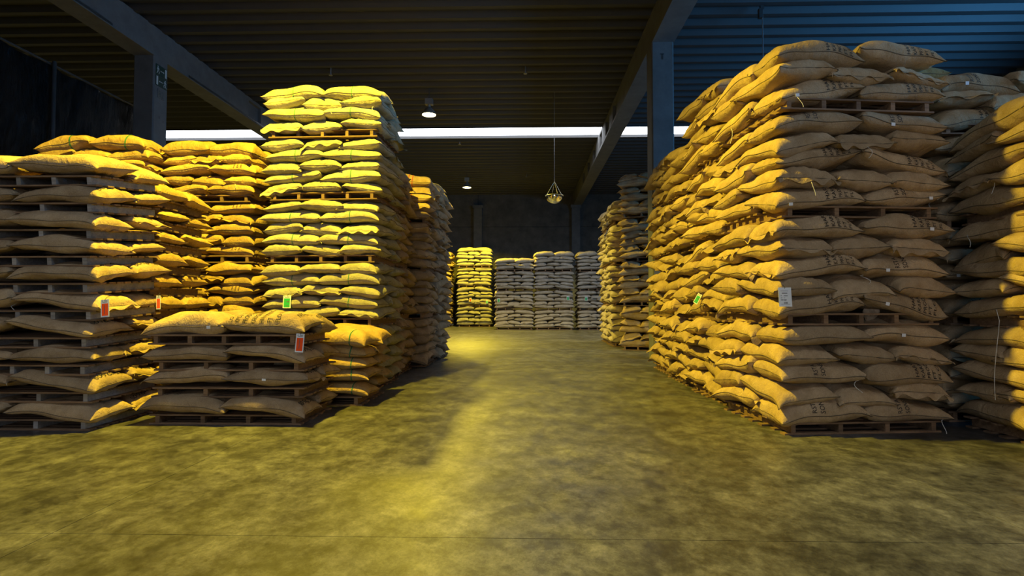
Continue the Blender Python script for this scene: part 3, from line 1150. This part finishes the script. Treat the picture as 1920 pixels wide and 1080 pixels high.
# ------------------------------------------------------------------ lamps
for (lx, ly, lz), lab in zip(LAMP_SPOTS, ('yellow high-bay lamp above the low pile, nearest of its line', 'lit yellow high-bay lamp hanging before the skylight', 'smaller lit yellow lamp hanging near the back wall', 'yellow high-bay lamp in the bay behind the black sheet')):
    e = empty('high_bay_lamp', (lx, ly, lz))
    tag(e, lab, 'lamp', 'high-bay lamps in a line')
    b = MB()
    b.lathe([(0.245, 0.0), (0.235, 0.05), (0.19, 0.14), (0.12, 0.22), (0.07, 0.27), (0.06, 0.30)], 28, cap1=True)
    b.build('reflector', M['lamp_metal'], e, True)
    b = MB()
    b.lathe([(0.235, 0.012), (0.16, 0.0), (0.08, -0.006), (0.001, -0.008)], 28)
    b.build('lens', M['lens'], e, True)
    b = MB()
    b.box(-0.13, 0.13, -0.1, 0.1, 0.36, 0.56)
    b.lathe([(0.05, 0.30), (0.05, 0.37)], 12)
    b.build('ballast_box', M['lamp_metal'], e)
    b = MB()
    b.tube([(0, 0, 0.56), (0, 0, Z_CEIL - lz + 0.01)], 0.012)
    b.tube([(-0.09, 0, 0.56), (0, 0, 0.70), (0.09, 0, 0.56)], 0.008)
    b.build('suspension_rod', M['dark_metal'], e)
    d = bpy.data.lights.new('lamp_bulb', 'SPOT')
    d.energy = LAMP_POWER * (0.85 if ly > 25 else 0.7 if ly > 12 else 1.0)
    d.color = LAMP_COL
    d.spot_size = math.radians(136)
    d.spot_blend = 0.36
    d.shadow_soft_size = 0.12
    lo = bpy.data.objects.new('lamp_bulb', d)
    lo.location = (lx, ly, lz - 0.14)
    COL.objects.link(lo)

# ------------------------------------------------------------------ hanging things
mx, my, mz = 1.035, 19.0, 5.24
e = empty('dome_mirror', (mx, my, mz))
tag(e, 'convex chrome dome mirror hanging on four thin wires in the aisle', 'mirror')
b = MB()
b.lathe([(0.30 * math.cos(a), -0.27 * math.sin(a)) for a in [PI / 2 * k / 14 for k in range(15)]][:-1] + [(0.002, -0.27)], 40)
b.build('dome', M['mirror'], e, True)
b = MB()
b.lathe([(0.298, 0.0), (0.32, 0.0), (0.32, 0.02), (0.29, 0.02)], 40)
b.build('rim', M['steel'], e, True)
b = MB()
for a in (0.3, 1.87, 3.44, 5.01):
    b.tube([(0.30 * math.cos(a), 0.30 * math.sin(a), 0.01), (0, 0, 0.52)], 0.005, 5)
b.build('hanging_wires', M['steel'], e)
b = MB()
b.tube([(0, 0, 0.52), (0, 0, Z_CEIL - mz + 0.1)], 0.006, 5)
b.build('drop_wire', M['steel'], e)

e = empty('hanging_rod', (5.98, 13.6, Z_CEIL))
tag(e, 'thin steel rod hanging from the blue ceiling behind near right stack', 'rod')
b = MB()
b.tube([(0.04, 0, 0.01), (0.04, 0, -4.0)], 0.014)
b.build('rod', M['steel'], e)
b = MB()
b.box(-0.06, 0.03, -0.05, 0.05, -0.30, -0.06)
b.box(-0.02, 0.07, -0.03, 0.03, -0.08, 0.02)
b.build('junction_box', M['dark_metal'], e)

for (px, py), lab in zip(((620, 136), (985, 133), (862, 267), (987, 329)), ('small ceiling sprinkler above the tallest pale stack', 'small ceiling sprinkler between the near lamp and right beam', 'small ceiling sprinkler just beyond the skylight', 'small ceiling sprinkler above the dome mirror, near back wall')):
    o_, d_ = ray(px, py)
    t = (Z_CEIL - 0.02 - CAM_H) / d_.z
    p = o_ + d_ * t
    e = empty('ceiling_sprinkler', (p.x, p.y, Z_CEIL))
    tag(e, lab, 'sprinkler', 'ceiling sprinklers')
    b = MB()
    b.lathe([(0.02, 0.16), (0.02, -0.06), (0.03, -0.06), (0.03, -0.08), (0.012, -0.10)], 10, cap1=True)
    b.build('stem', M['steel'], e)
    b = MB()
    b.lathe([(0.001, -0.10), (0.06, -0.105), (0.06, -0.115), (0.001, -0.12)], 14)
    b.build('deflector', M['lamp_metal'], e)

# ------------------------------------------------------------------ black plastic sheet behind the left stacks
e = empty('black_plastic_curtain', (-11.15, 8.0, 0))
tag(e, 'black wrinkled plastic sheet hung on posts behind the left stacks', 'curtain')
b = MB()
rows = []
nz, ny = 44, 70
r_ = random.Random(3)
for i in range(nz + 1):
    z = 7.05 * i / nz
    row = []
    for j in range(ny + 1):
        y = 7.6 * j / ny
        x = 0.05 * math.sin(7 * y + 1.4 * z) + 0.03 * math.sin(15 * y - 3.1 * z + 2) + 0.02 * math.sin(31 * y + 5.7 * z)
        x *= 0.4 + 0.6 * (1 - i / nz)
        row.append((x + 0.01 * r_.uniform(-1, 1), y, z + (0.03 * math.sin(5 * y) - 0.05 if i == nz else 0)))
    rows.append(row)
b.quad_grid(rows)
b.build('sheet', M['tarp'], e, True)
for y in (0.05, 4.2, 7.55):
    b = MB()
    b.lathe([(0.045, 0.0), (0.045, 7.08), (0.03, 7.1)], 14, c=(0.11, y, 0), cap1=True)
    b.build('post', M['dark_metal'], e, True)
b = MB()
b.tube([(0.03, 0, 7.04), (0.03, 7.6, 7.04)], 0.03, 8)
b.build('top_rail', M['dark_metal'], e)

# ------------------------------------------------------------------ signs on the left column
cxs = -10.65 + 0.57 + 0.004


def sign_plate(z0, z1, mirror, lab):
    e = empty('exit_sign', (cxs, 14.2 + 0.285, z0))
    tag(e, lab, 'sign', 'exit signs on the left column')
    w, h = 0.44, z1 - z0
    b = MB()
    b.box(0, 0.012, -w / 2, w / 2, 0, h)
    b.build('plate', M['sign_dark'], e)
    m = -1 if mirror else 1
    b = MB()

    def poly(pts):
        k = len(b.v)
        b.v.extend([(0.0135, m * y, z) for y, z in pts])
        b.f.append(tuple(k + i for i in range(len(pts))))
        b.m.append(0)

    poly([(0.14, 0.02), (0.205, 0.02), (0.205, h - 0.02), (0.14, h - 0.02)])            # the door
    poly([(-0.05, h * .47), (0.06, h * .47), (0.06, h * .53), (-0.05, h * .53)])          # arrow
    poly([(0.06, h * .40), (0.10, h * .5), (0.06, h * .60)])
    poly([(-0.15 + 0.02 * math.cos(a), h * .82 + 0.02 * math.sin(a)) for a in [2 * PI * k / 10 for k in range(10)]])
    poly([(-0.165, h * .45), (-0.13, h * .45), (-0.125, h * .72), (-0.165, h * .72)])
    poly([(-0.13, h * .70), (-0.095, h * .52), (-0.085, h * .55), (-0.12, h * .73)])
    poly([(-0.165, h * .70), (-0.20, h * .55), (-0.19, h * .52), (-0.155, h * .66)])
    poly([(-0.145, h * .46), (-0.10, h * .30), (-0.12, h * .12), (-0.105, h * .10), (-0.08, h * .30), (-0.128, h * .48)])
    poly([(-0.165, h * .46), (-0.175, h * .26), (-0.205, h * .14), (-0.20, h * .10), (-0.155, h * .24), (-0.145, h * .46)])
    b.build('pictogram', M['sign_light'], e)


sign_plate(7.70, 7.98, False, 'upper dark exit sign, running figure and arrow, on left column')
sign_plate(7.40, 7.68, True, 'lower dark exit sign, mirrored running figure, on left column')
e = empty('number_plate', (cxs, 14.2 + 0.285, 7.08))
tag(e, 'small dark number plate under the two exit signs', 'sign')
b = MB()
b.box(0, 0.008, -0.13, 0.13, 0, 0.25)
b.build('plate', M['beam'], e)
vs, fs, w = text_mesh('82')
b = MB()
b.v = [(0.0095, (x / w - 0.5) * 0.22, 0.03 + y * 0.26) for x, y in vs]
b.f = fs
b.m = [0] * len(fs)
b.build('digits', M['sign_dark'], e)

# ------------------------------------------------------------------ lot tags hanging on sacks


def lot_tag(px, py, wpx, hpx, colour, lab, tilt=0.0, face=None, sheet=False):
    hit, nrm, _ = pick(px, py)
    if hit is None:
        return
    d = Vector((0, 0, CAM_H)) - hit
    dist = (hit - Vector((0, 0, CAM_H))).dot(R_CAM @ Vector((0, 0, -1)))
    w, h = wpx * dist / F_PX, hpx * dist / F_PX
    n2 = Vector((nrm.x, nrm.y, 0))
    if face is not None:
        n2 = Vector(face)
    if n2.dot(Vector((d.x, d.y, 0))) < 0:
        n2 = -n2
    n2.normalize()
    ang = math.atan2(n2.x, -n2.y)
    dd = Vector((d.x, d.y, 0)).normalized()
    # hang clear of the roundest cloth behind the card
    fwd = R_CAM @ Vector((0, 0, -1))
    near_d = dist
    for qx in (-0.5, 0, 0.5):
        for qy in (-0.5, -0.25, 0, 0.25, 0.5):
            h2 = pick(px + qx * wpx, py + qy * hpx)[0]
            if h2 is not None:
                near_d = min(near_d, (h2 - Vector((0, 0, CAM_H))).dot(fwd))
    near_d = max(near_d, dist - 0.4) - 0.035
    w, h = wpx * near_d / F_PX, hpx * near_d / F_PX
    o_, d_ = ray(px, py)
    e = empty('lot_tag', o_ + d_ * (near_d / d_.dot(fwd)))
    e.rotation_euler = Euler((math.radians(-6), tilt, ang))
    tag(e, lab, 'tag', 'lot tags hung on the sacks')
    b = MB()
    b.box(-w / 2, w / 2, -0.0015, 0.0015, -h / 2, h / 2)
    b.build('card', M['card'], e)
    y = -0.0025

    def quad(b, x0, x1, z0, z1, yy=y):
        k = len(b.v)
        b.v += [(x0 * w, yy, z0 * h), (x1 * w, yy, z0 * h), (x1 * w, yy, z1 * h), (x0 * w, yy, z1 * h)]
        b.f.append((k, k + 1, k + 2, k + 3))
        b.m.append(0)

    b = MB()
    if sheet:
        for z0, z1, x0, x1 in ((.31, .33, -.34, .25), (.18, .22, -.24, .18), (.05, .08, -.34, -.26), (.05, .08, -.1, .2), (-.06, -.03, -.34, -.22), (-.05, -.03, -.1, 0), (-.14, -.12, -.34, -.14), (-.14, -.12, -.1, .1), (-.19, -.17, -.34, -.14), (-.2, -.17, -.1, .08), (-.385, -.37, -.34, .35)):
            quad(b, x0, x1, z0, z1)
        r = random.Random(1)
        x = -0.12
        while x < 0.17:
            bw = r.choice((0.008, 0.016, 0.024))
            quad(b, x, x + bw, -.35, -.26)
            x += bw + r.choice((0.008, 0.014))
        b.build('print', M['print_grey'], e)
    else:
        quad(b, -.38, .38, -.43, .27)
        b.build('colour_panel', M[colour], e)
        b = MB()
        for z0, z1, x0, x1 in ((.40, .43, -.36, -.2), (.40, .43, -.05, .3), (.33, .36, -.3, .3)):
            quad(b, x0, x1, z0, z1)
        if colour == 'orange':
            quad(b, -.06, .0, -.32, .2, y - 0.001)
        else:
            quad(b, -.05, .28, -.03, .03, y - 0.001)
            quad(b, 0.0, .05, .03, .07, y - 0.001)
            quad(b, .12, .25, .03, .08, y - 0.001)
            quad(b, -.2, .25, -.32, -.28, y - 0.001)
        b.build('print', M['print_grey'], e)
    b = MB()
    b.tube([(0, 0.0, h / 2 - 0.012), (0.003, -0.004, h / 2), (0.004, 0.03, h / 2 + 0.03), (0.0, 0.07, h / 2 + 0.04)], 0.003, 5)
    b.build('tie', M['dark_metal'], e)


lot_tag(1472, 557, 24, 36, None, 'white printed sheet with bar code on near right stack', face=(0.0, -1), sheet=True)
lot_tag(562, 643, 15, 35, 'orange', 'orange lot tag on the low pile in front', tilt=0.05, face=(0.15, -1))
lot_tag(197, 578, 15, 33, 'orange', 'orange lot tag on the pile at left edge', tilt=-0.1, face=(0.1, -1))
lot_tag(297, 567, 7, 26, 'orange', 'narrow orange lot tag on pile behind left-edge pile', tilt=-0.05, face=(0.3, -1))
lot_tag(538, 566, 15, 24, 'green', 'green lot tag on the tallest pale stack', face=(0, -1))
lot_tag(1308, 560, 9, 20, 'green', 'tilted green lot tag on side of right row', tilt=0.5, face=(-0.7, -0.7))
lot_tag(882, 562, 4, 7, 'orange', 'tiny orange tag on lamplit stack by back wall', face=(0, -1))
lot_tag(913, 566, 4, 6, 'green', 'tiny green tag on lamplit stack by back wall', face=(0, -1))
lot_tag(935, 563, 5, 7.5, 'green', 'tiny green tag on lowest back stack', face=(0, -1))
lot_tag(1065, 559, 5, 7.5, 'green', 'tiny green tag on middle back stack', face=(0, -1))
lot_tag(1099, 560, 5, 7.5, 'green', 'tiny green tag on rightmost back stack', face=(0, -1))

# ------------------------------------------------------------------ loose twine ends, sewn into the sacks they hang from
rt = random.Random(9)


def twine(px, py, length, sway=0.02, curl=0.0):
    hit, nrm, k = pick(px, py)
    if hit is None or k is None or k < 0 or k not in SINGLE_OBJ:
        return
    o = SINGLE_OBJ[k]
    d = (Vector((0, 0, CAM_H)) - hit)
    d.z = 0
    d.normalize()
    p0 = hit + d * 0.0
    pts = [p0]
    n = 8
    side = Vector((-d.y, d.x, 0))
    for i in range(1, n + 1):
        t = i / n
        pts.append(p0 + d * (0.06 * min(1, t * 3)) + side * (sway * math.sin(3.3 * t + px) + curl * t * t) + Vector((0, 0, -length * t)))
    inv = o.matrix_world.inverted()
    b = MB()
    b.tube([tuple(inv @ p) for p in pts], 0.0032, 5)
    b.build('twine_end', M['twine'], o)


for a in ((1868, 580, 0.95, 0.03), (1500, 178, 0.16, 0.03), (1449, 200, 0.14), (1627, 275, 0.14, 0.04), (1525, 335, 0.2), (1585, 390, 0.16, 0.05), (1745, 380, 0.15),
          (1620, 515, 0.1, 0.06), (1770, 600, 0.1), (1612, 712, 0.13, 0.05), (1770, 785, 0.15), (1370, 240, 0.22), (1466, 800, 0.1), (1800, 320, 0.15), (1795, 250, 0.1),
          (400, 640, 0.12, 0.05), (428, 720, 0.12), (390, 690, 0.12, 0.04), (568, 760, 0.12), (270, 790, 0.1, 0.03), (30, 570, 0.2, 0.05), (185, 690, 0.08, 0.1), (475, 300, 0.3), (440, 345, 0.1),
          (620, 205, 0.1), (700, 200, 0.08), (1815, 440, 0.15), (1860, 330, 0.2)):
    twine(*a)

# crumpled paper wedged between two sacks of the near stack
hit, nrm, k = pick(1629, 580)
e = hit + Vector((0.0, -0.04, 0.0))
b = MB()
rp = random.Random(4)
n, rows = 14, []
for i in range(9):
    a = PI * i / 8
    row = []
    for j in range(n):
        f = 2 * PI * j / n
        r = 0.085 * (1 + rp.uniform(-0.38, 0.38)) * math.sin(a) + 0.004
        row.append((r * math.cos(f) * 0.85, r * math.sin(f) * 0.6, 0.13 * math.cos(a) * (1 + rp.uniform(-.1, .1))))
    rows.append(row)
b.quad_grid(rows, close=True)
o = b.build('crumpled_paper', M['kraft'])
o.location = e
o.rotation_euler = (0.1, 0.35, 0.2)
tag(o, 'crumpled brown paper wedged between two sacks of the near stack', 'paper')
